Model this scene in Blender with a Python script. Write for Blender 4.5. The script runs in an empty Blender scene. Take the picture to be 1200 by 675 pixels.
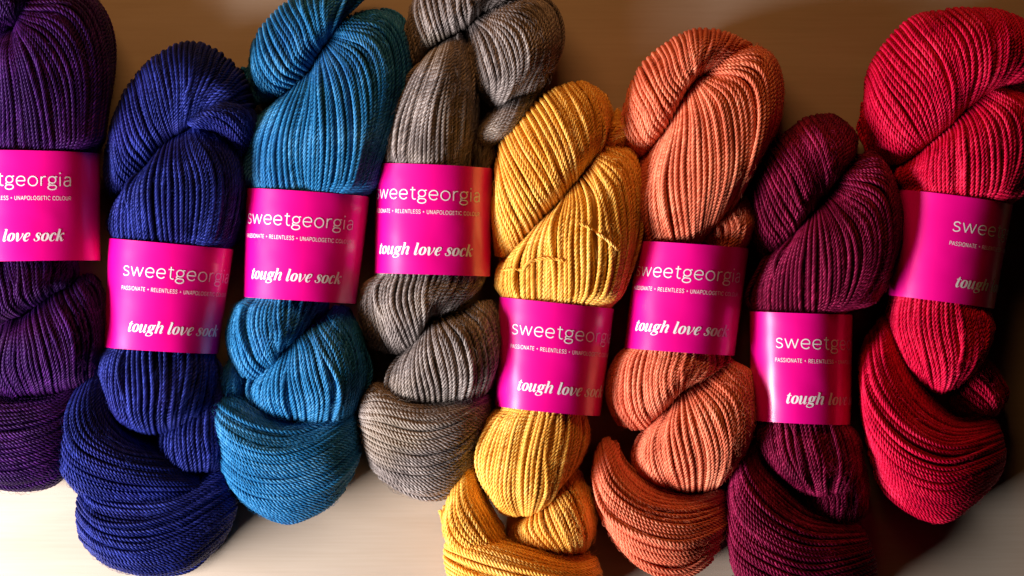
import bpy, math
import numpy as np

# ------------------------------------------------------------------ basics
S = 0.00037            # metres per layout unit (about 0.37 mm)
CX, CY = 600.0, 337.5
rng = np.random.default_rng(7)
scene = bpy.context.scene
col = scene.collection

def W(p):
    """layout (x right, y down, z up) -> metres"""
    p = np.asarray(p, float)
    out = np.empty_like(p)
    out[..., 0] = (p[..., 0] - CX) * S
    out[..., 1] = (CY - p[..., 1]) * S
    out[..., 2] = p[..., 2] * S
    return out

def make_mesh(name, verts, quads, mat, parent=None, smooth=True, attr=None, tris=None):
    me = bpy.data.meshes.new(name)
    verts = np.asarray(verts, np.float32)
    quads = np.asarray(quads, np.int32).reshape(-1, 4)
    nt = 0 if tris is None else len(tris)
    nq = len(quads)
    me.vertices.add(len(verts)); me.vertices.foreach_set('co', verts.ravel())
    loops = quads.ravel()
    starts = np.arange(nq) * 4
    if nt:
        tr = np.asarray(tris, np.int32).reshape(-1, 3)
        starts = np.concatenate([starts, nq * 4 + np.arange(nt) * 3])
        loops = np.concatenate([loops, tr.ravel()])
    me.loops.add(len(loops)); me.loops.foreach_set('vertex_index', loops.astype(np.int32))
    me.polygons.add(nq + nt); me.polygons.foreach_set('loop_start', starts.astype(np.int32))
    if smooth:
        me.polygons.foreach_set('use_smooth', np.ones(nq + nt, bool))
    if attr is not None:
        a = me.attributes.new('strand', 'FLOAT', 'POINT')
        a.data.foreach_set('value', np.asarray(attr, np.float32))
    me.update(calc_edges=True)
    me.materials.append(mat)
    o = bpy.data.objects.new(name, me)
    col.objects.link(o)
    if parent is not None:
        o.parent = parent
        o.matrix_parent_inverse = parent_inv[parent.name]
    return o

parent_inv = {}
def empty(name, loc):
    from mathutils import Matrix
    o = bpy.data.objects.new(name, None)
    o.location = loc; o.empty_display_size = 0.01
    col.objects.link(o)
    parent_inv[o.name] = Matrix.Translation(loc).inverted()
    return o

# ------------------------------------------------------------------ materials
def nodes_of(name):
    m = bpy.data.materials.new(name); m.use_nodes = True
    nt = m.node_tree
    b = nt.nodes['Principled BSDF']
    return m, nt, b

def lin(r, g, b):
    f = lambda c: (c / 255 / 12.92) if c / 255 <= 0.04045 else ((c / 255 + 0.055) / 1.055) ** 2.4
    return (f(r), f(g), f(b), 1)

def yarn_mat(name, dark, mid, light, odd, rough=0.48, spec=0.4):
    """hand-dyed wool: colour wanders along and between the strands"""
    m, nt, b = nodes_of(name)
    N, L = nt.nodes.new, nt.links.new
    at = N('ShaderNodeAttribute'); at.attribute_name = 'strand'
    tc = N('ShaderNodeTexCoord')
    n1 = N('ShaderNodeTexNoise'); n1.inputs['Scale'].default_value = 55; n1.inputs['Detail'].default_value = 2
    L(tc.outputs['Object'], n1.inputs['Vector'])
    # per-strand noise: 4D noise, W from the strand number
    n2 = N('ShaderNodeTexNoise'); n2.noise_dimensions = '4D'
    n2.inputs['Scale'].default_value = 40; n2.inputs['Detail'].default_value = 1
    mw = N('ShaderNodeMath'); mw.operation = 'MULTIPLY'; mw.inputs[1].default_value = 37.0
    L(at.outputs['Fac'], mw.inputs[0]); L(mw.outputs[0], n2.inputs['W']); L(tc.outputs['Object'], n2.inputs['Vector'])
    mix = N('ShaderNodeMath'); mix.operation = 'MULTIPLY_ADD'; mix.inputs[1].default_value = 0.55
    mm = N('ShaderNodeMath'); mm.operation = 'MULTIPLY'; mm.inputs[1].default_value = 0.45
    L(n1.outputs['Fac'], mm.inputs[0]); L(n2.outputs['Fac'], mix.inputs[0]); L(mm.outputs[0], mix.inputs[2])
    cr = N('ShaderNodeValToRGB')
    e = cr.color_ramp.elements
    e[0].position = 0.32; e[0].color = dark
    e[1].position = 0.72; e[1].color = light
    k = e.new(0.5); k.color = mid
    L(mix.outputs[0], cr.inputs['Fac'])
    # a second dye that shows in places
    n3 = N('ShaderNodeTexNoise'); n3.inputs['Scale'].default_value = 26; n3.inputs['Detail'].default_value = 3
    L(tc.outputs['Object'], n3.inputs['Vector'])
    r3 = N('ShaderNodeMapRange'); r3.inputs['From Min'].default_value = 0.52; r3.inputs['From Max'].default_value = 0.72
    r3.inputs['To Max'].default_value = 0.55
    L(n3.outputs['Fac'], r3.inputs['Value'])
    mc = N('ShaderNodeMix'); mc.data_type = 'RGBA'
    L(r3.outputs['Result'], mc.inputs['Factor']); L(cr.outputs['Color'], mc.inputs['A']); mc.inputs['B'].default_value = odd
    L(mc.outputs['Result'], b.inputs['Base Color'])
    # wool fibres
    nf = N('ShaderNodeTexNoise'); nf.inputs['Scale'].default_value = 3800; nf.inputs['Detail'].default_value = 1
    L(tc.outputs['Object'], nf.inputs['Vector'])
    bp = N('ShaderNodeBump'); bp.inputs['Strength'].default_value = 0.35; bp.inputs['Distance'].default_value = 0.00012
    L(nf.outputs['Fac'], bp.inputs['Height']); L(bp.outputs['Normal'], b.inputs['Normal'])
    b.inputs['Roughness'].default_value = rough
    b.inputs['Specular IOR Level'].default_value = spec
    b.inputs['Sheen Weight'].default_value = 0.06
    b.inputs['Specular Tint'].default_value = tuple(min(1.0, q * 2.4 + 0.04) for q in light[:3]) + (1,)
    b.inputs['Sheen Roughness'].default_value = 0.4
    b.inputs['Sheen Tint'].default_value = light
    return m

def paper_mat():
    m, nt, b = nodes_of('magenta_label_paper')
    N, L = nt.nodes.new, nt.links.new
    b.inputs['Base Color'].default_value = lin(234, 0, 140)
    b.inputs['Coat Weight'].default_value = 0.7; b.inputs['Coat Roughness'].default_value = 0.2
    b.inputs['Roughness'].default_value = 0.30
    b.inputs['Specular IOR Level'].default_value = 0.6
    tc = N('ShaderNodeTexCoord')
    n = N('ShaderNodeTexNoise'); n.inputs['Scale'].default_value = 1500; n.inputs['Detail'].default_value = 2
    L(tc.outputs['Object'], n.inputs['Vector'])
    bp = N('ShaderNodeBump'); bp.inputs['Strength'].default_value = 0.08; bp.inputs['Distance'].default_value = 0.0001
    L(n.outputs['Fac'], bp.inputs['Height'])
    # gentle unevenness of thin paper over wool
    n2 = N('ShaderNodeTexNoise'); n2.inputs['Scale'].default_value = 55; n2.inputs['Detail'].default_value = 1
    L(tc.outputs['Object'], n2.inputs['Vector'])
    b2 = N('ShaderNodeBump'); b2.inputs['Strength'].default_value = 0.5; b2.inputs['Distance'].default_value = 0.0012
    L(n2.outputs['Fac'], b2.inputs['Height']); L(bp.outputs['Normal'], b2.inputs['Normal']); L(b2.outputs['Normal'], b.inputs['Normal'])
    return m

def plain_mat(name, c, rough):
    m, nt, b = nodes_of(name)
    b.inputs['Base Color'].default_value = c; b.inputs['Roughness'].default_value = rough
    return m

def wood_mat():
    m, nt, b = nodes_of('pale_birch_wood')
    N, L = nt.nodes.new, nt.links.new
    tc = N('ShaderNodeTexCoord')
    mp = N('ShaderNodeMapping'); mp.inputs['Scale'].default_value = (1.6, 9, 1); mp.inputs['Rotation'].default_value = (0, 0, math.radians(2))
    L(tc.outputs['Object'], mp.inputs['Vector'])
    n1 = N('ShaderNodeTexNoise'); n1.inputs['Scale'].default_value = 3.0; n1.inputs['Detail'].default_value = 6; n1.inputs['Roughness'].default_value = 0.6
    n1.inputs['Distortion'].default_value = 0.6
    L(mp.outputs['Vector'], n1.inputs['Vector'])
    mp2 = N('ShaderNodeMapping'); mp2.inputs['Scale'].default_value = (14, 420, 1)
    L(tc.outputs['Object'], mp2.inputs['Vector'])
    n2 = N('ShaderNodeTexNoise'); n2.inputs['Scale'].default_value = 2.0; n2.inputs['Detail'].default_value = 3
    L(mp2.outputs['Vector'], n2.inputs['Vector'])
    cr = N('ShaderNodeValToRGB'); e = cr.color_ramp.elements
    e[0].position = 0.30; e[0].color = WOOD[0]
    e[1].position = 0.70; e[1].color = WOOD[1]
    ad = N('ShaderNodeMath'); ad.operation = 'MULTIPLY_ADD'; ad.inputs[1].default_value = 0.7
    m2 = N('ShaderNodeMath'); m2.operation = 'MULTIPLY'; m2.inputs[1].default_value = 0.3
    L(n2.outputs['Fac'], m2.inputs[0]); L(n1.outputs['Fac'], ad.inputs[0]); L(m2.outputs[0], ad.inputs[2])
    L(ad.outputs[0], cr.inputs['Fac']); L(cr.outputs['Color'], b.inputs['Base Color'])
    b.inputs['Roughness'].default_value = 0.42
    bp = N('ShaderNodeBump'); bp.inputs['Strength'].default_value = 0.05; bp.inputs['Distance'].default_value = 0.0003
    L(ad.outputs[0], bp.inputs['Height']); L(bp.outputs['Normal'], b.inputs['Normal'])
    return m
WOOD = [(0.385, 0.30, 0.22, 1), (0.48, 0.395, 0.315, 1)]

# ------------------------------------------------------------------ curve helpers
def catmull(P, t):
    """P (n,d) uniform Catmull-Rom through all points, t in [0,1] array"""
    P = np.asarray(P, float); n = len(P)
    E = np.vstack([2 * P[0] - P[1], P, 2 * P[-1] - P[-2]])
    x = np.clip(t, 0, 1) * (n - 1)
    i = np.minimum(x.astype(int), n - 2); f = (x - i)[:, None]
    p0, p1, p2, p3 = E[i], E[i + 1], E[i + 2], E[i + 3]
    return 0.5 * (2 * p1 + (p2 - p0) * f + (2 * p0 - 5 * p1 + 4 * p2 - p3) * f ** 2 + (3 * p1 - p0 - 3 * p2 + p3) * f ** 3)

def smooth_noise(n, knots, amp):
    k = rng.normal(0, 1, (knots + 1, 1))
    return catmull(k, np.linspace(0, 1, n))[:, 0] * amp

def resample(P, step):
    d = np.r_[0, np.cumsum(np.linalg.norm(np.diff(P, axis=0), axis=1))]
    n = max(4, int(d[-1] / step) + 1)
    q = np.linspace(0, d[-1], n)
    return np.stack([np.interp(q, d, P[:, k]) for k in range(3)], 1), q

def tube(P, R, sides, base):
    """round tube rings along P (n,3); R scalar or (n,)"""
    n = len(P)
    T = np.gradient(P, axis=0); T /= np.linalg.norm(T, axis=1)[:, None] + 1e-9
    up = np.array([0.12, 0.07, 1.0]); 
    B = np.cross(T, up); B /= np.linalg.norm(B, axis=1)[:, None] + 1e-9
    N = np.cross(B, T)
    a = np.arange(sides) * 2 * math.pi / sides
    R = np.broadcast_to(R, (n,))
    V = P[:, None, :] + R[:, None, None] * (np.cos(a)[None, :, None] * B[:, None, :] + np.sin(a)[None, :, None] * N[:, None, :])
    i = np.arange(n - 1)[:, None] * sides; j = np.arange(sides)[None, :]; k = (j + 1) % sides
    Q = np.stack([i + j, i + k, i + sides + k, i + sides + j], -1).reshape(-1, 4) + base
    return V.reshape(-1, 3), Q

class Acc:
    def __init__(s): s.v = []; s.q = []; s.a = []; s.n = 0
    def add(s, v, q, a):
        s.v.append(v); s.q.append(q); s.a.append(np.full(len(v), a)); s.n += len(v)
    def build(s, name, mat, parent):
        return make_mesh(name, W(np.vstack(s.v)), np.vstack(s.q), mat, parent, attr=np.concatenate(s.a))

PITCH, PLYR, HELR, STEP = 14.1, 1.26, 1.60, 1.7
def plied(acc, P, rnd, scale=1.0, plies=3, sides=6, step=STEP):
    """plies twisted together (S twist) along P"""
    Pr, q = resample(P, step)
    n = len(Pr)
    T = np.gradient(Pr, axis=0); T /= np.linalg.norm(T, axis=1)[:, None] + 1e-9
    up = np.array([0.12, 0.07, 1.0])
    B = np.cross(T, up); B /= np.linalg.norm(B, axis=1)[:, None] + 1e-9
    N = np.cross(B, T)
    ph = rng.uniform(0, 6.28)
    pit = PITCH * rng.uniform(0.9, 1.12)
    ang = TWIST * 2 * math.pi * q / pit + ph + smooth_noise(n, 5, 0.5)
    for k in range(plies):
        a = ang + k * 2 * math.pi / plies
        C = Pr + HELR * scale * (np.cos(a)[:, None] * B + np.sin(a)[:, None] * N)
        v, f = tube(C, PLYR * scale, sides, acc.n)
        acc.add(v, f, rnd + 0.02 * k)
TWIST = 1.0

BAND = None
def tuck(P, k=0.93):
    """keep strands inside the paper band where they pass under it"""
    if BAND is None: return P
    TL, TR, BR, BL, zc, dz = BAND
    ax = ((BL + BR) - (TL + TR)) / 2; L2 = ax @ ax
    top = (TL + TR) / 2
    v = ((P[:, :2] - top) @ ax) / L2
    vc = np.clip(v, 0, 1)[:, None]
    L_ = TL + (BL - TL) * vc; R_ = TR + (BR - TR) * vc
    hv = (R_ - L_) / 2; hl = np.linalg.norm(hv, axis=1)
    mid = top + ax * v[:, None]
    c = ((P[:, :2] - mid) * hv).sum(1) / hl ** 2
    s = (P[:, 2] - zc) / dz
    r = np.hypot(c, s)
    w = np.clip(1 - np.maximum(-v, v - 1) / 0.10, 0, 1) ; w = w * w * (3 - 2 * w)
    kk = np.where(r > k, k / np.maximum(r, 1e-6), 1.0)
    f = 1 + (kk - 1) * w
    out = P.copy()
    along = (P[:, :2] - mid) - hv * c[:, None]
    out[:, :2] = mid + along + hv * (c * f)[:, None]
    out[:, 2] = zc + (P[:, 2] - zc) * f
    out[:, 2] = np.maximum(out[:, 2], 2.5)
    return out

# ------------------------------------------------------------------ a lobe of the hank from guide strands
def lobe(guides, H, zc, ends, name, mat, parent, mat_core, spacing=4.5, a0=-0.45, a1=math.pi + 0.45, gap=0.55, lift=2.0, z_end=None, fuzz=320, amax=math.pi):
    """guides: strands traced across the lobe, in order; the surface swells by H above zc.
       ends: 'o' rounds down, 'l' runs flat under the label, 'c' dives into a crease"""
    G = [catmull(g, np.linspace(0, 1, 9)) for g in guides]
    G = np.array(G)                                   # (ng, 9, 2)
    def surf(al, t, off=0.0):
        """al scalar, t array"""
        s = (1 - math.cos(al)) / (1 - math.cos(amax))
        row = catmull(G.reshape(len(G), -1), np.array([s])).reshape(9, 2)
        xy = catmull(row, t)
        def f(tt, kind, start=False):
            if kind == 'l': return 0.80 + 0.20 * np.clip(tt / 0.5, 0, 1) ** 0.8
            w = 0.5 if kind == 'o' else 0.34
            u = np.clip(tt / w, 0, 1)
            base = 0.0 if kind == 'o' else 0.10
            if name == 'front_fold' and kind == 'c' and start:
                q = min(1.0, max(0.0, (s - 0.62) / 0.28)); base += 0.45 * q * q * (3 - 2 * q)
            return base + (1 - base) * np.sqrt(np.maximum(0, 1 - (1 - u) ** 2))
        h = f(t, ends[0], True) * f(1 - t, ends[1])
        z = zc + (H + off) * h * math.sin(al) + (off if math.sin(al) < 0.3 else 0) * 0
        if zc2 is not None: z = z + t * (zc2 - zc)
        # pull in sideways when the layer is lower
        if off:
            cen = G.mean(axis=(0, 1))
            d = xy - cen
            r = np.linalg.norm(d, axis=1)[:, None] + 1e-6
            xy = xy + d / r * off * 0.8
        return np.column_stack([xy, z])
    zc2 = z_end
    if amax < math.pi: a1 = amax + 0.12
    H = H * 1.28
    # arc length across, at the widest place
    best = 0
    for tt in (0.3, 0.5, 0.7):
        pts = np.array([surf(a, np.array([tt]))[0] for a in np.linspace(a0, a1, 50)])
        best = max(best, np.linalg.norm(np.diff(pts, axis=0), axis=1).sum())
    n = int(best / spacing)
    base = np.linspace(a0, a1, n)
    # bunching: slow random warp opens grooves between groups of strands
    warp = smooth_noise(n, max(3, n // 5), gap * (a1 - a0) / n * 1.5)
    al = np.sort(base + warp + rng.normal(0, 0.17 * (a1 - a0) / n, n))
    groove = smooth_noise(n, max(3, n // 3), 1.0)
    # sideways drift shared by neighbouring strands
    field = catmull(rng.normal(0, 1.7, (max(3, n // 7) + 1, 5)), np.linspace(0, 1, n))
    acc = Acc()
    tb = np.linspace(0, math.pi, 60)
    tl = (1 - np.cos(tb)) / 2
    for layer in (0, 1):
        for k in range(n):
            if layer and k == n - 1: continue
            a = al[k] if layer == 0 else (al[k] + al[k + 1]) / 2
            off = (lift * 1.2 * (groove[k] + 0.7) if groove[k] < -0.7 else 0.3 * groove[k]) + rng.normal(0, 0.35) if layer == 0 else -2.8
            cut = 0.13 * max(0.0, (abs(math.cos(a)) - 0.75) / 0.25) ** 2
            c0 = cut if ends[0] != 'l' else 0.0; c1 = cut if ends[1] != 'l' else 0.0
            P = surf(a, c0 + tl * (1 - c0 - c1), off)
            m = len(P)
            stray = layer == 0 and rng.random() < 0.10
            # small wander sideways and in height
            d = np.gradient(P, axis=0); d /= np.linalg.norm(d, axis=1)[:, None] + 1e-9
            side = np.column_stack([-d[:, 1], d[:, 0], np.zeros(m)])
            P = P + side * (smooth_noise(m, 3, 3.2 if stray else 0.5) + smooth_noise(m, 8, 0.3) + catmull(field[min(k, n - 1)][:, None], np.linspace(0, 1, m))[:, 0])[:, None]
            P[:, 2] += smooth_noise(m, 5, 0.5) + (1.6 * np.sin(np.linspace(0, math.pi, m)) if stray else 0)
            # continue under at round ends
            ext0 = [] ; ext1 = []
            if ends[0] != 'l':
                inw = (P[16] - P[0]) * [1, 1, 0]; inw /= np.linalg.norm(inw) + 1e-6
                ext0 = [P[0] + inw * 9 - [0, 0, 20], P[0] + inw * 2.5 - [0, 0, 9]]
            if ends[1] != 'l':
                inw = (P[-17] - P[-1]) * [1, 1, 0]; inw /= np.linalg.norm(inw) + 1e-6
                ext1 = [P[-1] + inw * 2.5 - [0, 0, 9], P[-1] + inw * 9 - [0, 0, 20]]
            P = np.array(list(ext0) + list(P) + list(ext1))
            P[:, 2] = np.maximum(P[:, 2], 3.0)
            P = tuck(P)
            # light smoothing
            for _ in range(2): P[1:-1] = (P[:-2] + 2 * P[1:-1] + P[2:]) / 4
            if layer == 0: plied(acc, P, rng.uniform(0, 1), rng.uniform(0.93, 1.07))
            else:
                plied(acc, P, rng.uniform(0, 1), 1.0, 3, 4, 2.1)
    # loose wool fibres standing off the surface
    for k in range(fuzz):
        a = rng.uniform(0.0, math.pi); t = rng.uniform(0.05, 0.95)
        p = surf(a, np.array([t, min(1, t + 0.02)]), 2.0)
        d = p[1] - p[0]; d /= np.linalg.norm(d) + 1e-6
        m = 7; r = rng.normal(0, 1, 3); r[2] = abs(r[2])
        ln = rng.uniform(4, 12)
        q = np.linspace(0, 1, m)[:, None]
        out = np.array([(p[0][0] - G[..., 0].mean()), (p[0][1] - G[..., 1].mean()), 25.0]); out /= np.linalg.norm(out)
        P = p[0] + d * ln * q + out * (3.2 * np.sin(q * 3)) + r * 1.6 * q ** 2 + rng.normal(0, 0.16, (m, 3)).cumsum(0)
        P = tuck(P)
        v, f = tube(P, 0.15, 3, acc.n); acc.add(v, f, rng.uniform(0, 1))
    # inner mass under the strands
    na, ntt = 26, 22
    gv = np.array([surf(a, np.linspace(0, 1, ntt), -6.5) for a in np.linspace(a0, a1, na)]).reshape(-1, 3)
    gv[:, 2] = np.maximum(gv[:, 2] - 1.0, 2.0)
    gv = tuck(gv, 0.86)
    i, j = np.meshgrid(np.arange(na - 1), np.arange(ntt - 1), indexing='ij')
    gq = np.stack([i * ntt + j, i * ntt + j + 1, (i + 1) * ntt + j + 1, (i + 1) * ntt + j], -1).reshape(-1, 4) + acc.n
    acc.add(gv, gq, 0.3)
    return acc.build(name, mat, parent)

# ------------------------------------------------------------------ lettering: strokes with a width at each point
def ring(cx, cy, rx, ry, wf, n=17):
    a = np.linspace(0, 2 * math.pi, n)
    return [(cx + rx * math.cos(t), cy + ry * math.sin(t), wf(t)) for t in a]
def ml(pts, sharp=False): return ('s' if sharp else 'c', [(x, y, 1.35) for x, y in pts])
def mring(cx, cy, rx, ry): return ('c', ring(cx, cy, rx, ry, lambda t: 1.35, 25))
LIGHT = {
 's': (8.5, [ml([(6.7,8.4),(5.4,9.7),(3.6,10),(1.7,9.4),(.9,7.8),(1.6,6.2),(3.6,5.3),(5.8,4.5),(6.9,2.7),(6.2,.9),(3.8,0),(1.8,.3),(.4,1.7)])]),
 'w': (14.4, [ml([(0,10),(3.3,0)],1), ml([(3.3,0),(6.6,9.8)],1), ml([(6.6,9.8),(9.9,0)],1), ml([(9.9,0),(13.2,10)],1)]),
 'e': (10.4, [ml([(1.0,5.1),(9,5.1)],1), ml([(9,5.1),(8.6,7.9),(7.1,9.5),(5,10),(2.5,9.1),(.95,6.9),(.8,4),(2,1.3),(4.8,0),(7,.4),(8.6,1.8)])]),
 't': (7.0, [ml([(3,13),(3,8),(3,2.6),(3.6,.7),(5,0),(6.4,.4)]), ml([(0.6,10),(6,10)],1)]),
 'g': (9.8, [mring(4.4,6.5,3.5,3.5), ml([(6.8,8.9),(7.8,9.8),(9.2,10)]), ml([(2.2,3.8),(1.1,2.5),(1.6,1.2),(4,0.9),(7,.6),(8.4,-1),(7.6,-3),(4.6,-4),(1.6,-3.4),(.3,-1.8),(1,-.2),(2.4,.8)])]),
 'o': (10.8, [mring(5.1,5,4.4,5)]),
 'r': (6.4, [ml([(1.2,10),(1.2,0)],1), ml([(1.2,6.3),(2.2,8.8),(4,9.9),(5.8,9.9)])]),
 'i': (3.4, [ml([(1.2,10),(1.2,0)],1), ('s', [(1.2,13.0,1.7),(1.2,14.5,1.7)])]),
 'a': (8.8, [ml([(1.4,8.2),(2.6,9.6),(4.4,10),(6.4,9.2),(7,7.3),(7,4),(7,0)]), ml([(7,5.8),(4,5.6),(1.6,4.8),(.7,2.8),(1.6,.8),(3.6,0),(5.8,.9),(7,2.9)])]),
}
rw = lambda t: 0.9 + 2.2 * abs(math.cos(t)) ** 1.3
FAT = {
 't': (6.2, [('c',[(3.2,13,0.9),(2.7,10.6,2.4),(2.5,7,2.8),(2.5,3,2.8),(3,1,2.2),(4.2,.3,1.2),(6,2.2,.6)]), ('s',[(0.2,9.8,.9),(5.8,9.8,.9)])]),
 'o': (8.4, [('c', ring(4.2,5,3.0,4.6,rw))]),
 'u': (10.6, [('c',[(0,8.4,.6),(1.1,9.7,1.2),(2,8.4,2.6),(2,3,2.8),(2.4,.9,2.1),(3.8,.2,1),(5.6,2.2,.7),(7,6,.7)]), ('c',[(7.3,10,2.6),(7.2,6,2.8),(7.2,3,2.8),(7.6,.9,2),(8.6,.4,1),(10,2.2,.6)])]),
 'g': (9.0, [('c', ring(4,6.5,2.5,3.1,rw)), ('c',[(2.4,3.9,.8),(1,2.4,1.1),(2.2,1.4,1.9),(5,.9,2.6),(7.2,-.6,2.3),(6.6,-2.8,1.1),(3.6,-3.8,.8),(.6,-3,1.4),(0,-1.4,1.2),(1.6,.8,.7)]), ('c',[(6,8.8,.8),(7.4,9.8,1),(8.6,9,1.9)])]),
 'h': (10.6, [('c',[(2,14.6,2.4),(2,10,2.8),(2,0,2.8)]), ('s',[(0,14.4,.8),(2.2,14.6,.8)]), ('c',[(2.6,5,.7),(4.6,8.8,.9),(6.5,9.8,1.5),(7.8,8.4,2.6),(7.6,4,2.8),(7.6,1.4,2.3),(8.6,.3,1),(10,2.2,.6)])]),
 'l': (5.4, [('c',[(2,14.6,2.4),(2,10,2.8),(2,2.4,2.8),(2.6,.6,2.1),(3.8,.3,1),(5,2.2,.6)]), ('s',[(0,14.4,.8),(2.2,14.6,.8)])]),
 'v': (9.0, [('c',[(0,8.4,.6),(1.2,9.8,1.2),(2.2,8.2,2.7),(3,3.2,2.8),(3.7,.4,1.8),(5.2,1,.8),(7.5,5,.9),(8.1,8,1.5),(7.5,9.4,2.1)])]),
 'e': (7.6, [('c',[(1.8,4.6,.8),(4.6,5.3,.8),(6.4,7.2,1.2),(6.2,9.1,1.3),(4.8,9.9,1),(2.8,8.8,2.1),(1.6,5.5,2.9),(2,2,2.5),(3.8,.2,1.3),(5.6,.8,.9),(6.8,2.4,.6)])]),
 's': (7.4, [('c',[(6.1,7,1.9),(5.7,9.2,.9),(3.8,9.9,.9),(2,9,1.6),(2.2,7,2.5),(4.2,5,2.9),(5.6,3,2.5),(4.8,.8,1.3),(2.8,.1,.8),(1,.8,.9),(.5,2.8,2.1)])]),
 'c': (7.4, [('c',[(6.1,7.3,2.3),(6.2,9,1.3),(4.8,9.9,.9),(2.8,8.8,2.1),(1.6,5.5,2.9),(2,2,2.5),(3.8,.2,1.3),(5.6,.8,.9),(6.8,2.4,.6)])]),
 'k': (9.8, [('c',[(2,14.6,2.4),(2,10,2.8),(2,0,2.8)]), ('s',[(0,14.4,.8),(2.2,14.6,.8)]), ('c',[(2.8,4.4,.7),(5.6,8.6,.9),(7.2,9.6,1.5),(7.7,8.2,2.0)]), ('c',[(4.2,5.8,1.2),(5.8,3.4,2.5),(6.8,1,2.1),(8,.3,1),(9.4,2.2,.6)])]),
 ' ': (4.2, []),
}
def cp(pts, sharp=True, w=1.35): return ('s' if sharp else 'c', [(x, y, w) for x, y in pts])
CAPS = {
 'P': (7.6,[cp([(0.7,0),(0.7,10)]), cp([(0.7,9.8),(4,9.8),(5.9,9),(6.4,7.3),(5.9,5.5),(4,4.7),(0.7,4.7)],False)]),
 'A': (8.8,[cp([(0,0),(3.9,10)]), cp([(3.9,10),(7.8,0)]), cp([(1.4,3.2),(6.4,3.2)])]),
 'S': (7.6,[cp([(6,8.3),(4.8,9.8),(3,10),(1.2,9.1),(1,7.2),(2.4,5.8),(4.8,4.7),(6.2,3),(5.6,.9),(3.4,0),(1.4,.4),(.3,2)],False)]),
 'I': (3.2,[cp([(1,0),(1,10)])]),
 'O': (10.2,[('c', ring(4.6,5,4.2,5,lambda t:1.35,21))]),
 'N': (9.2,[cp([(0.8,0),(0.8,10)]), cp([(0.8,10),(7.2,0)]), cp([(7.2,0),(7.2,10)])]),
 'T': (7.6,[cp([(3.4,0),(3.4,9.7)]), cp([(0,10),(6.8,10)])]),
 'E': (7.4,[cp([(0.8,0),(0.8,10)]), cp([(0.8,9.6),(5.8,9.6)]), cp([(0.8,5.1),(5.2,5.1)]), cp([(0.8,.4),(5.8,.4)])]),
 'R': (8.0,[cp([(0.7,0),(0.7,10)]), cp([(0.7,9.8),(4,9.8),(5.9,9),(6.4,7.3),(5.9,5.6),(4,4.9),(0.7,4.9)],False), cp([(3.6,4.9),(6.6,0)])]),
 'L': (6.6,[cp([(0.8,0),(0.8,10)]), cp([(0.8,.4),(5.6,.4)])]),
 'U': (9.0,[cp([(0.8,10),(0.8,6),(0.9,2.6),(2.2,.5),(4,0),(5.8,.5),(7.1,2.6),(7.2,6),(7.2,10)],False)]),
 'G': (9.8,[cp([(7.8,8),(6.4,9.6),(4.4,10),(1.6,8.6),(.5,5),(1.6,1.4),(4.4,0),(6.8,.6),(7.9,2),(7.9,4.6)],False), cp([(4.8,4.7),(7.9,4.7)])]),
 'C': (9.2,[cp([(7.8,8),(6.4,9.6),(4.4,10),(1.6,8.6),(.5,5),(1.6,1.4),(4.4,0),(6.6,.6),(8,2.2)],False)]),
 '+': (7.0,[cp([(0.6,5),(5.4,5)],True,1.2), cp([(3,2.6),(3,7.4)],True,1.2)]),
 ' ': (3.6,[]),
}
def text_strokes(txt, font, track, shear=0.0, bold=1.0):
    x = 0; out = []
    for ch in txt:
        adv, sts = font[ch]
        for kind, pts in sts:
            P = np.array(pts, float)
            if kind == 'c':
                m = max(12, int(4 * len(P)))
                P = catmull(P, np.linspace(0, 1, m))
            else:
                f = np.linspace(0, 1, 6)[:, None]; P = P[0] * (1 - f) + P[-1] * f if len(P) == 2 else P
            P = P.copy(); P[:, 2] = np.maximum(P[:, 2], 0.3) * bold
            T = np.gradient(P[:, :2], axis=0); T /= np.linalg.norm(T, axis=1)[:, None] + 1e-9
            Nn = np.column_stack([-T[:, 1], T[:, 0]])
            A = P[:, :2] + Nn * P[:, 2:] / 2; B = P[:, :2] - Nn * P[:, 2:] / 2
            for Q in (A, B):
                Q[:, 0] += shear * Q[:, 1] + x
            out.append((A, B))
        x += adv + track
    return out, x - track

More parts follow.
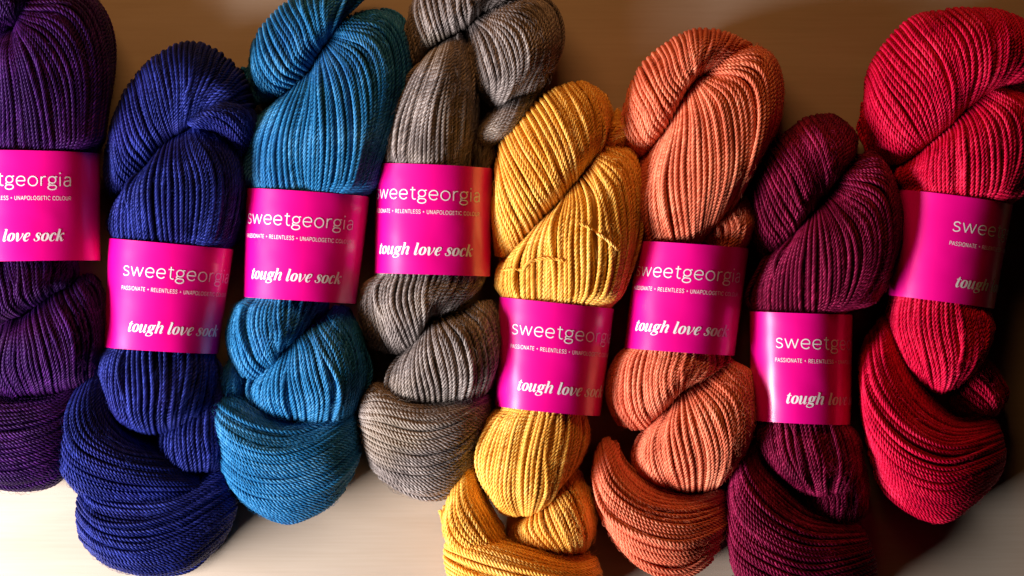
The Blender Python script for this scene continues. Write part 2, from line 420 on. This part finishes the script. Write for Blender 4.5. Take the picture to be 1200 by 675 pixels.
ZB = (46, 53)
def make_label(spec, parent, paper, ink):
    TL, TR, BR, BL = [np.array(p, float) for p in spec['quad']]
    zc, dz = ZB
    bow = spec.get('bow', 0.0)
    NE = 2.0
    thg = np.linspace(0, 2 * math.pi, 721)
    def cs(th):
        c, s = np.cos(th), np.sin(th)
        return np.sign(c) * np.abs(c) ** (2 / NE), np.sign(s) * np.abs(s) ** (2 / NE)
    def pos(th, v, out=0.0):
        """th: 0 = right edge, pi/2 = front; v: 0 top .. 1 bottom"""
        v = np.asarray(v, float)
        L_ = TL + (BL - TL) * v[..., None]; R_ = TR + (BR - TR) * v[..., None]
        b = bow * 4 * v * (1 - v)
        L_ = L_ + np.stack([b, 0 * b], -1)
        c, s = cs(th)
        mid = (L_ + R_) / 2; hv = (R_ - L_) / 2
        hl = np.linalg.norm(hv, axis=-1, keepdims=True)
        xy = mid + hv * (1 + out / hl) * c[..., None]
        z = zc + (dz + out) * s
        return np.concatenate([xy, z[..., None]], -1)
    nu, nv = 120, 9
    th = np.linspace(0, 2 * math.pi, nu, endpoint=False)
    vs = np.linspace(0, 1, nv)
    V = []
    for out in (0.0, 0.45):
        for v in vs:
            p = pos(th, np.full(nu, v), out)
            # slight ripple of the paper edge
            p[:, 2] += 0.35 * np.sin(th * 5 + v * 3 + TL[0])
            p[:, 2] = np.maximum(p[:, 2], 0.6 - out)
            V.append(p)
    # rim rings of their own, so the paper keeps a crisp cut edge
    V += [V[0].copy(), V[nv].copy(), V[nv - 1].copy(), V[2 * nv - 1].copy()]
    V = np.vstack(V)
    Q = []
    for lay in (0, 1):
        o = lay * nu * nv
        for r in range(nv - 1):
            for k in range(nu):
                k2 = (k + 1) % nu
                Q.append((o + r * nu + k, o + r * nu + k2, o + (r + 1) * nu + k2, o + (r + 1) * nu + k))
    for r in (2 * nv, 2 * nv + 2):
        for k in range(nu):
            k2 = (k + 1) % nu
            Q.append((r * nu + k, r * nu + k2, (r + 1) * nu + k2, (r + 1) * nu + k))
    lab = make_mesh('paper_label', W(V), Q, paper, parent)
    # sharp rim
    # --- printing
    hw = np.linalg.norm(TR - TL) / 2
    hgt = (np.linalg.norm(BL - TL) + np.linalg.norm(BR - TR)) / 2
    def lettering(name, strokes, ox, oy, sx, sy):
        acc_v, acc_q, base = [], [], 0
        thf = np.linspace(math.pi * 1.25, -math.pi * 0.25, 900)
        c, s = cs(thf)
        arc = np.r_[0, np.cumsum(np.hypot(np.diff(c * hw), np.diff(s * dz)))]
        start_c = (spec['x0'] - (TL[0] * 0.68 + BL[0] * 0.32)) / hw / 1.0 - 1.0      # projected start, from the left edge
        i0 = np.argmin(np.abs(c + 0 - start_c) + (s < 0) * 9)
        a_start = arc[i0]
        for n, (A, B) in enumerate(strokes):
            m = len(A)
            P = np.empty((m, 2, 3))
            for q, E in enumerate((A, B)):
                u = a_start + ox + spec.get('da', 0.0) + E[:, 0] * sx
                vv = (oy - E[:, 1] * sy) / hgt
                tt = np.interp(u, arc, thf)
                P[:, q] = pos(tt, vv, 0.62 + 0.012 * (n % 30))
                P[:, q, 2] += 0.35 * np.sin(tt * 5 + vv * 3 + TL[0])
            acc_v.append(P.reshape(-1, 3))
            i = np.arange(m - 1) * 2 + base
            acc_q.append(np.stack([i, i + 1, i + 3, i + 2], -1))
            base += 2 * m
        return make_mesh(name, W(np.vstack(acc_v)), np.vstack(acc_q), ink, lab_parent)
    lab_parent = lab
    parent_inv[lab.name] = lab.matrix_basis.inverted() @ parent_inv[parent.name] if False else __import__('mathutils').Matrix.Identity(4)
    fx = spec.get('fx', 1.085)
    s1, w1 = text_strokes('sweetgeorgia', LIGHT, 1.1, 0, 0.86)
    k = 133 * fx / w1
    lettering('logo_lettering', s1, 0, 41, k, 1.09)
    s2, w2 = text_strokes('PASSIONATE + RELENTLESS + UNAPOLOGETIC COLOUR', CAPS, 1.1, 0, 1.0)
    lettering('motto_lettering', s2, -1, 57.5, 133 * fx / w2, 0.44)
    s3, w3 = text_strokes('tough love sock', FAT, 0.5, 0.27, 1.0)
    lettering('product_lettering', s3, 11, 105.5, 113 * fx / w3, 0.95)
    return lab

# ------------------------------------------------------------------ traced guide strands of every hank
def G(txt):
    return [[tuple(float(c) for c in p.split(',')) for p in g.split()] for g in txt.strip().split('|')]

HANKS = []
def hank(**k): HANKS.append(k)
# lobe rows: (part name, guides, H, zc, ends, extra)
hank(label='deep purple yarn hank cut off by the left edge, beside the navy one', colour='purple', base=(36, 300),
 core=[(20,-20,40),(25,180,50),(2,350,56),(10,540,40)],
 band=dict(quad=[(-41,176),(113,179),(114,305),(-42,307)], x0=-42, da=11),
 lobes=[
 ('upper_fold', '-50,60 -40,60 -20,50 0,42|-50,10 -30,20 -5,28 10,30|-30,-30 -10,-12 5,10 13,28|5,-40 8,-20 12,0 16,24|40,-38 30,-25 22,-5 19,20|70,-34 55,-26 40,-12 26,12', 48, 38, 'oc', {}),
 ('front_fold', '0,38 -25,70 -42,120 -38,186|8,36 -5,80 -10,130 -5,188|14,34 15,80 20,130 25,188|18,28 40,70 55,125 62,188|20,22 58,45 85,100 88,188|28,8 85,15 112,80 104,186|45,-15 105,-5 128,70 116,184', 50, 42, 'cl', {}),
 ('lower_fold', '-38,296 -48,340 -35,375 -10,385|-20,296 -18,335 -8,360 5,374|5,296 8,325 15,350 24,368|30,296 35,322 38,340 42,356|60,296 62,318 60,330 60,344|85,296 86,315 84,325 80,335', 42, 44, 'lc', {}),
 ('crossing_fold', '0,378 -15,410 -15,440 0,468|15,374 12,405 12,440 20,466|30,368 38,400 42,435 45,464|45,356 60,395 68,430 66,460|62,345 82,380 92,420 88,455|85,332 102,360 112,400 104,450|95,315 115,340 122,380 112,440', 46, 40, 'co', {}),
 ('end_loop', '-40,455 -10,468 30,468 65,462 88,445|-60,480 -20,498 30,498 70,485 92,460|-60,510 -20,530 30,528 72,512 93,480|-50,540 -10,556 30,556 70,538 90,505|-40,560 -5,574 30,576 62,564 82,535', 50, 34, 'oo', {}),
 ])
hank(label='navy blue yarn hank between the purple and the teal one', colour='navy', base=(190, 350),
 core=[(210,110,40),(195,290,50),(185,440,50),(170,610,36)],
 band=dict(quad=[(125,279),(271,292),(253,415),(119,407)], x0=145, da=3),
 lobes=[
 ('upper_fold', '124,165 120,190 122,215 130,238|132,130 138,160 145,190 158,205|150,95 160,125 170,155 180,178|175,68 185,100 193,130 198,160|205,50 212,85 213,120 207,155|235,50 235,85 228,115 217,148|268,70 258,95 245,115 228,140|292,105 277,115 262,125 240,135|297,150 285,150 270,150 245,148', 46, 38, 'oc', {}),
 ('front_fold', '150,222 132,242 124,262 127,292|172,195 158,225 155,255 158,296|192,170 185,210 185,250 188,298|210,158 215,200 215,245 215,300|225,150 243,190 248,235 240,300|235,148 265,180 272,230 258,298|250,150 285,175 288,225 270,296', 50, 42, 'cl', {}),
 ('wrapped_strands', '221,148 240,150 262,164 280,190|226,141 250,140 272,155 290,182|240,132 262,130 285,140 297,165|255,126 272,121 290,128 302,148', 34, 72, 'co', dict(spacing=5.6, z_end=48)),
 ('lower_fold', '122,400 112,430 118,460 140,495|140,400 132,440 138,475 152,502|160,400 158,440 160,475 165,507|180,400 182,440 182,475 180,508|205,402 205,440 202,475 196,505|230,402 230,440 225,470 215,498|246,402 252,435 250,465 238,490', 42, 45, 'lc', {}),
 ('crossing_fold', '180,495 178,520 180,540 190,560|215,485 212,510 212,535 215,560|245,460 245,500 245,530 240,555|258,430 272,480 272,520 260,550', 34, 34, 'oo', {}),
 ('end_loop', '125,438 128,460 135,485 160,515 200,530|112,436 105,465 112,500 150,530 215,540|95,448 82,485 95,525 150,550 230,560|80,470 70,510 88,550 150,572 245,575|67,500 66,540 88,576 150,600 250,600', 44, 38, 'oo', {}),
 ('tail_loop', '100,555 120,568 155,574 205,568 262,540|88,578 115,602 165,610 215,598 271,562|86,608 120,635 165,645 220,632 274,592|92,635 125,655 170,664 220,655 268,615|105,655 135,668 175,675 215,668 255,640', 44, 34, 'oo', {}),
 ])
hank(label='teal blue yarn hank between the navy and the grey one', colour='teal', base=(355, 300),
 core=[(385,60,42),(357,220,50),(345,380,50),(330,540,38)],
 band=dict(quad=[(287,220),(432,230),(416,356),(284,348)], x0=290, da=2),
 lobes=[
 ('upper_fold', '291,70 292,90 296,108 303,124|296,45 303,75 318,98 335,108|315,18 325,45 342,72 358,85|345,-5 352,20 362,45 372,62|385,-15 380,5 379,28 380,50|412,-20 402,-4 391,20 384,46|446,-18 422,-2 400,18 388,42', 50, 38, 'oc', {}),
 ('front_fold', '318,122 293,148 279,185 287,234|343,102 325,135 312,180 312,238|362,82 352,130 345,180 350,240|376,62 385,120 386,180 380,240|384,50 415,90 422,160 404,236|390,42 435,65 445,130 416,228|400,26 452,38 466,105 426,232|425,4 472,28 480,105 436,226', 52, 42, 'cl', {}),
 ('lower_fold', '279,340 268,380 268,415 285,450|295,340 288,380 298,415 312,437|318,340 312,375 318,405 322,428|340,342 335,370 333,395 326,418|360,345 355,365 345,390 332,412|380,345 376,365 366,375 352,388', 44, 44, 'lc', {}),
 ('crossing_fold', '326,418 302,440 290,462 300,484|335,405 320,440 318,470 325,492|345,398 345,430 350,465 352,497|355,388 368,420 378,460 372,500|370,378 388,410 398,450 392,500|385,366 405,395 415,440 408,492|393,352 418,385 426,430 418,480', 48, 40, 'co', {}),
 ('side_strands', '262,425 256,445 252,470|272,420 268,448 268,475|285,430 282,452 285,480', 20, 30, 'oo', {}),
 ('end_loop', '262,462 285,465 310,482 345,492 395,488|247,472 270,490 310,505 360,505 412,480|245,490 275,515 320,530 370,520 418,490|250,515 285,545 330,552 380,540 420,510|258,550 290,575 335,582 385,565 420,530|270,580 300,602 338,612 385,592 415,552', 50, 36, 'oo', {}),
 ])
hank(label='grey brown yarn hank between the teal and the golden one', colour='grey', base=(507, 300),
 core=[(560,10,42),(520,150,50),(500,350,50),(495,510,38)],
 band=dict(quad=[(441,191),(577,197),(574,324),(438,320)], x0=440, da=11),
 lobes=[
 ('upper_fold', '478,20 474,45 474,70 480,92|488,-15 490,15 495,40 503,58|510,-30 515,-5 520,22 525,42|535,-35 540,-10 543,12 545,30|565,-35 560,-15 556,2 556,20|595,-30 582,-15 570,-2 563,15|630,-20 612,-12 595,-5 572,10', 48, 38, 'oc', {}),
 ('front_fold', '492,75 468,110 450,150 444,204|510,55 490,95 472,145 465,206|528,45 512,95 498,145 495,207|535,42 535,90 530,145 525,207|545,38 557,90 558,140 546,205', 50, 42, 'cl', {}),
 ('side_fold', '545,35 545,65 552,90 560,105|553,28 565,60 572,90 572,118|560,22 585,50 596,90 583,124|566,18 605,35 618,75 600,115|572,12 620,15 640,60 618,112|590,-5 640,0 656,50 638,105', 46, 42, 'co', {}),
 ('tucked_fold', '585,115 572,135 560,152 553,170|600,112 588,135 574,155 564,172|618,108 606,132 592,152 576,170|640,98 624,128 605,150 584,168', 34, 36, 'oo', {}),
 ('back_strands', '553,150 552,175 552,204|568,155 568,178 565,204|583,155 582,178 574,204', 20, 34, 'ol', {}),
 ('lower_fold', '443,312 424,345 424,380 445,420|458,312 448,350 455,380 470,412|478,312 472,345 478,375 485,402|498,314 494,340 495,365 493,390|520,314 515,335 508,352 503,372|545,316 540,335 530,350 515,370|565,316 562,332 555,345 540,358', 44, 44, 'lc', {}),
 ('crossing_fold', '480,408 458,430 452,455 462,472|492,395 478,425 475,455 480,477|503,380 500,415 505,450 508,478|515,375 530,400 538,440 535,475|530,370 552,395 560,435 552,470|548,362 570,385 578,425 566,464|568,346 583,370 586,410 574,450', 48, 40, 'co', {}),
 ('end_loop', '428,462 440,452 458,458 500,468 560,460|420,475 445,472 490,480 530,475 570,462|418,490 450,495 495,503 540,495 575,470|420,505 450,520 495,530 540,520 572,490|427,530 455,548 495,556 535,545 566,512|440,560 465,576 500,586 530,578 556,550', 50, 36, 'oo', {}),
 ])
hank(label='golden yellow yarn hank with thin tie strands across it', colour='gold', base=(645, 420),
 core=[(665,150,42),(655,320,50),(635,520,50),(615,680,38)],
 band=dict(quad=[(585,348),(720,362),(704,488),(580,476)], x0=601),
 ties=['586,317 600,315 612,316 618,309 628,305 640,303 652,304 662,307', '678,262 690,268 702,276 713,284 724,295'],
 lobes=[
 ('upper_fold', '580,225 579,255 580,280 587,310|581,190 586,225 596,258 606,290|588,162 602,198 620,232 634,257|605,138 622,175 642,210 655,235|630,116 648,150 663,185 670,218|655,101 673,135 682,165 684,200|682,95 697,120 702,150 695,188|706,106 716,128 717,150 708,172', 50, 40, 'oc', {}),
 ('back_strands', '705,185 716,176 728,170 740,170|708,168 718,158 728,152 737,156|712,145 718,138 724,132 729,136', 26, 34, 'oo', {}),
 ('front_fold', '610,287 592,305 583,325 588,360|640,255 622,285 615,320 615,366|665,228 652,270 650,315 650,370|678,212 685,260 685,315 680,372|693,195 712,240 718,300 702,372|702,182 732,212 738,280 714,370|710,168 748,183 750,258 720,366', 52, 42, 'cl', {}),
 ('lower_fold', '586,468 565,500 556,540 575,590|605,470 585,515 578,560 592,603|625,472 612,520 608,565 612,605|645,474 640,520 635,565 625,602|665,476 665,520 655,560 640,592|684,478 690,512 678,542 652,570', 46, 45, 'lc', {}),
 ('crossing_fold', '608,612 600,625 610,640 640,652|630,600 630,618 640,635 655,650|648,585 655,605 665,630 672,650|658,565 672,590 682,620 684,648|672,545 690,570 698,605 694,640', 40, 34, 'co', {}),
 ('side_loop', '556,545 562,575 577,605 592,634|545,550 545,590 560,620 587,648|532,568 530,602 542,630 567,655|523,592 520,618 528,645 545,668', 36, 40, 'oo', {}),
 ('end_loop', '555,625 590,634 630,645 670,655 698,650|528,634 570,645 620,662 670,670 702,665|521,652 560,668 615,682 665,690 705,682|525,680 560,695 610,710 660,712 700,700|535,705 570,722 610,732 650,728 690,715', 48, 36, 'oo', {}),
 ])
hank(label='coral orange yarn hank between the golden and the plum one', colour='coral', base=(805, 350),
 core=[(830,110,42),(805,260,50),(795,430,50),(785,610,38)],
 band=dict(quad=[(748,282),(879,291),(862,417),(733,408)], x0=745, da=4),
 lobes=[
 ('upper_fold', '732,130 731,150 738,172 755,187|740,100 745,125 757,150 770,165|757,70 768,95 780,120 788,138|785,47 794,70 800,92 802,110|817,33 817,55 815,75 812,96|850,36 843,52 832,68 820,90|882,50 866,60 848,70 828,85', 50, 38, 'oc', {}),
 ('front_fold', '768,168 750,200 742,240 755,294|785,145 770,190 765,235 775,297|800,115 795,170 795,230 803,297|812,98 825,150 828,215 818,285|820,90 855,120 862,190 836,268|828,84 880,95 888,165 858,244|845,70 895,68 907,130 880,208|880,46 910,73 917,125 897,185', 52, 42, 'cc', {}),
 ('back_strands', '830,262 826,280 828,305|848,250 848,272 846,305|865,238 868,265 860,305|878,228 884,262 868,304', 34, 38, 'ol', {}),
 ('lower_fold', '738,400 718,435 716,475 738,510|752,400 740,440 742,475 758,500|770,400 765,435 768,465 772,487|792,402 788,430 788,450 787,472|812,402 808,425 802,440 795,462|832,402 830,425 822,440 808,452|852,402 850,420 842,430 830,440', 44, 44, 'lc', {}),
 ('crossing_fold', '765,495 748,520 745,545 762,567|785,475 770,510 772,545 785,574|800,462 800,500 808,540 812,578|812,453 835,490 845,530 838,574|830,442 858,475 862,520 850,564|848,430 873,460 878,505 862,552|862,415 880,440 883,490 872,537', 50, 40, 'co', {}),
 ('end_loop', '722,512 735,545 765,570 810,582 852,572|708,518 718,560 755,590 805,598 855,588|698,538 712,582 755,612 805,618 858,602|696,570 715,608 755,632 805,638 855,618|704,605 725,635 760,652 805,656 848,636|722,635 745,660 780,675 810,673 838,653', 50, 36, 'oo', {}),
 ])
hank(label='dark plum yarn hank between the coral and the red one', colour='plum', base=(945, 430),
 core=[(960,180,42),(955,330,50),(950,520,50),(950,680,38)],
 band=dict(quad=[(881,365),(1001,369),(999,498),(882,493)], x0=908),
 lobes=[
 ('upper_fold', '882,235 880,262 885,285 895,305|888,205 897,235 910,265 920,285|900,178 917,210 932,240 940,262|920,155 938,185 950,212 957,242|945,138 962,165 970,195 970,225|972,132 985,158 988,185 982,212|998,145 1004,165 1003,185 994,200', 46, 38, 'oc', {}),
 ('front_fold', '918,290 895,315 882,340 884,378|940,265 920,300 912,335 910,380|955,250 948,290 945,330 945,382|965,240 978,280 980,330 968,382|975,228 1005,265 1010,320 985,382|982,218 1025,245 1032,310 996,376|990,205 1037,215 1047,285 1020,358|998,192 1030,180 1056,240 1042,330', 52, 42, 'cl', {}),
 ('lower_fold', '886,484 885,510 897,535 920,560|905,484 908,520 920,550 938,575|930,486 935,525 945,555 955,582|955,486 962,525 968,555 970,582|978,486 990,525 992,555 985,580|994,486 1008,520 1010,550 1002,575', 42, 45, 'lc', {}),
 ('crossing_fold', '940,565 942,590 955,615|970,560 970,590 975,620|995,545 998,580 995,618|1008,520 1020,570 1012,610', 30, 34, 'oo', {}),
 ('end_loop', '888,500 895,540 920,572 950,600 1000,615|875,512 875,555 905,595 950,620 1015,625|862,538 865,590 900,625 950,645 1022,640|855,575 860,620 895,650 950,668 1028,655|855,620 862,655 900,680 955,695 1030,675|860,665 875,690 910,710 960,720 1025,700', 46, 38, 'oo', {}),
 ])
hank(label='crimson red yarn hank at the right edge, beside the plum one', colour='red', base=(1110, 300),
 core=[(1120,70,42),(1120,220,50),(1105,400,50),(1100,540,38)],
 band=dict(quad=[(1058,222),(1190,240),(1168,362),(1043,346)], x0=1115, bow=-3),
 lobes=[
 ('upper_fold', '1015,130 1018,155 1030,178 1055,199|1020,85 1032,120 1052,150 1078,178|1040,50 1060,85 1082,120 1098,160|1070,20 1093,60 1108,100 1116,145|1105,10 1130,45 1138,85 1130,130|1145,8 1165,40 1165,80 1148,115|1187,14 1195,45 1190,75 1165,108|1232,40 1225,65 1205,90 1178,104', 50, 40, 'oc', {}),
 ('front_fold', '1062,193 1055,205 1055,215 1062,236|1090,172 1085,190 1083,208 1085,242|1115,150 1110,175 1112,205 1115,245|1135,130 1142,165 1145,200 1142,246|1150,115 1175,145 1178,190 1162,247|1165,105 1200,130 1207,180 1176,246|1180,98 1222,112 1228,175 1190,240', 48, 44, 'cl', {}),
 ('lower_fold', '1049,336 1045,375 1055,410 1075,440|1070,340 1065,385 1075,425 1090,455|1095,342 1092,390 1098,430 1103,460|1120,346 1125,390 1125,425 1112,457|1140,348 1148,385 1145,415 1128,447|1156,350 1165,380 1160,400 1145,430', 46, 45, 'lc', {}),
 ('crossing_fold', '1110,468 1115,480 1130,490 1150,497|1125,452 1135,465 1150,480 1165,490|1140,435 1155,450 1168,468 1172,486|1155,418 1172,435 1180,455 1180,475', 27, 28, 'co', {}),
 ('end_loop', '1050,365 1060,405 1080,450 1120,485 1168,490|1035,375 1038,425 1065,475 1115,505 1175,500|1018,400 1020,455 1055,505 1110,530 1180,515|1012,430 1017,490 1052,540 1110,560 1182,535|1014,475 1025,530 1058,570 1110,585 1178,555|1024,535 1042,575 1072,602 1110,612 1160,582', 50, 36, 'oo', {}),
 ])

COL = {
 'purple': (lin(16,3,32),  lin(34,9,56),  lin(80,30,108), lin(60,9,52)),
 'navy':   (lin(9,11,50),  lin(21,27,88),  lin(54,66,158), lin(36,24,94)),
 'teal':   (lin(12,62,108), lin(30,102,154), lin(84,152,200), lin(36,74,146)),
 'grey':   (lin(74,64,62),  lin(126,114,110),lin(184,172,166),lin(146,130,108)),
 'gold':   (lin(208,136,36),lin(244,184,80), lin(254,216,130),lin(234,156,56)),
 'coral':  (lin(176,74,52), lin(224,116,86), lin(248,166,130),lin(208,86,68)),
 'plum':   (lin(48,3,22), lin(92,9,42), lin(170,40,88), lin(80,5,30)),
 'red':    (lin(138,3,36), lin(200,11,56),  lin(234,52,92), lin(184,5,50)),
}

paper = paper_mat()
ink = plain_mat('white_print', (0.86, 0.82, 0.85, 1), 0.4)

for hk in HANKS:
    c = COL[hk['colour']]
    deep = hk['colour'] in ('purple', 'navy', 'plum')
    mat = yarn_mat(hk['colour'] + '_wool', *c, rough=0.42 if deep else 0.48, spec=0.55 if deep else 0.4)
    bx, by = hk['base']
    root = empty('yarn_hank', tuple(W((bx, by, 0))))
    root['label'] = hk['label']; root['category'] = 'yarn hank'
    root['group'] = 'hand-dyed yarn hanks laid side by side'
    # inner strands filling the middle of the hank
    C = catmull(np.array(hk['core'], float), np.linspace(0, 1, 40))
    C[:, 2] *= 0.62
    acc = Acc()
    wr = np.sin(np.linspace(0.35, math.pi - 0.35, 40))
    v, f = tube(C, 1.0, 24, 0)
    cc = np.repeat(C, 24, axis=0)
    d = v - cc
    rr = np.repeat(38 * wr ** 0.5, 24)[:, None]
    v = cc + d * rr * [1, 1, 0.62]
    v[:, 2] = np.maximum(v[:, 2], 1.5)
    acc.add(v, f, 0.2)
    acc.build('inner_strands', mat, root)
    BAND = [np.array(q, float) for q in hk['band']['quad']] + list(ZB)
    for nm, g, H, zc, ends, ex in hk['lobes']:
        if nm == 'upper_fold' and hk['colour'] not in ('gold', 'plum'): ex = dict(ex, amax=0.80 * math.pi)
        lobe(G(g), H, zc, ends, nm, mat, root, None, **ex)
    for tie in hk.get('ties', []):
        P2 = np.array([[float(q) for q in p.split(',')] for p in tie.split()])
        P = catmull(P2, np.linspace(0, 1, 60))
        zz = np.full((60, 1), 0.0)
        hk.setdefault('_t', []).append((P, zz))
    make_label(hk['band'], root, paper, ink)
    hk['root'] = root; hk['mat'] = mat

# tie strands of the golden hank: laid on its surface by ray casting onto the folds below
from mathutils import Vector
dg = bpy.context.evaluated_depsgraph_get()
for hk in HANKS:
    for P, _ in hk.get('_t', []):
        fold = [o for o in hk['root'].children if o.name.startswith('front_fold') or o.name.startswith('upper_fold')]
        z = []
        for x, y in P:
            w = W((x, y, 0)); best = 40 * S
            for o in fold:
                hit, loc, *_r = o.ray_cast(Vector((w[0], w[1], 1.0)) - Vector((0, 0, 0)), Vector((0, 0, -1)))
                if hit: best = max(best, loc.z)
            z.append(best / S)
        z = np.array(z)
        for _ in range(6): z[1:-1] = (z[:-2] + z[1:-1] + z[2:]) / 3
        z += 2.0; z[:3] -= np.array([8, 5, 2]); z[-3:] -= np.array([2, 5, 8])
        acc = Acc(); plied(acc, np.column_stack([P, z]), 0.8, 0.72)
        t = acc.build('tie_strand', hk['mat'], hk['root'])

# ------------------------------------------------------------------ table top
bpy_verts = W(np.array([(-2600, -2400, 0), (3800, -2400, 0), (3800, 3200, 0), (-2600, 3200, 0),
                        (-2600, -2400, -60), (3800, -2400, -60), (3800, 3200, -60), (-2600, 3200, -60)], float))
table = make_mesh('table_top', bpy_verts, [(3, 2, 1, 0), (4, 5, 6, 7), (0, 1, 5, 4), (1, 2, 6, 5), (2, 3, 7, 6), (3, 0, 4, 7)], wood_mat(), smooth=False)
table['kind'] = 'structure'

# ------------------------------------------------------------------ light
def area(name, loc, target, size, size_y, power, colour):
    l = bpy.data.lights.new(name, 'AREA'); l.shape = 'RECTANGLE'; l.size = size * S; l.size_y = size_y * S
    l.energy = power; l.color = colour
    o = bpy.data.objects.new(name, l); col.objects.link(o)
    a = Vector(W(loc)); b = Vector(W(target)); o.location = a
    o.rotation_euler = (b - a).to_track_quat('-Z', 'Y').to_euler()
    return o
area('window_light', (-1780, 1440, 1100), (600, 400, 30), 1700, 600, 33.0, (1.0, 0.955, 0.96))
area('warm_room_light', (150, -1500, 1200), (600, 100, 0), 1500, 700, 2.6, (1.0, 0.47, 0.16))
w = bpy.data.worlds.new('World'); scene.world = w; w.use_nodes = True
w.node_tree.nodes['Background'].inputs['Color'].default_value = (1.0, 0.7, 0.5, 1)
w.node_tree.nodes['Background'].inputs['Strength'].default_value = 0.0005

# ------------------------------------------------------------------ camera
D = 3600.0; ZR = 70.0
cam = bpy.data.cameras.new('camera'); co = bpy.data.objects.new('camera', cam); col.objects.link(co)
co.location = (0, 0, (D + ZR) * S); co.rotation_euler = (0, 0, 0)
cam.sensor_width = 36; cam.lens = 36 * D / 1200.0
cam.clip_start = 0.01; cam.clip_end = 50
cam.dof.use_dof = False; cam.dof.focus_distance = (D - 15) * S; cam.dof.aperture_fstop = 5.0
scene.camera = co
scene.view_settings.view_transform = 'Standard'; scene.view_settings.look = 'None'
scene.view_settings.exposure = 0.0; scene.view_settings.gamma = 1.0
scene.cycles.max_bounces = 6; scene.cycles.diffuse_bounces = 4
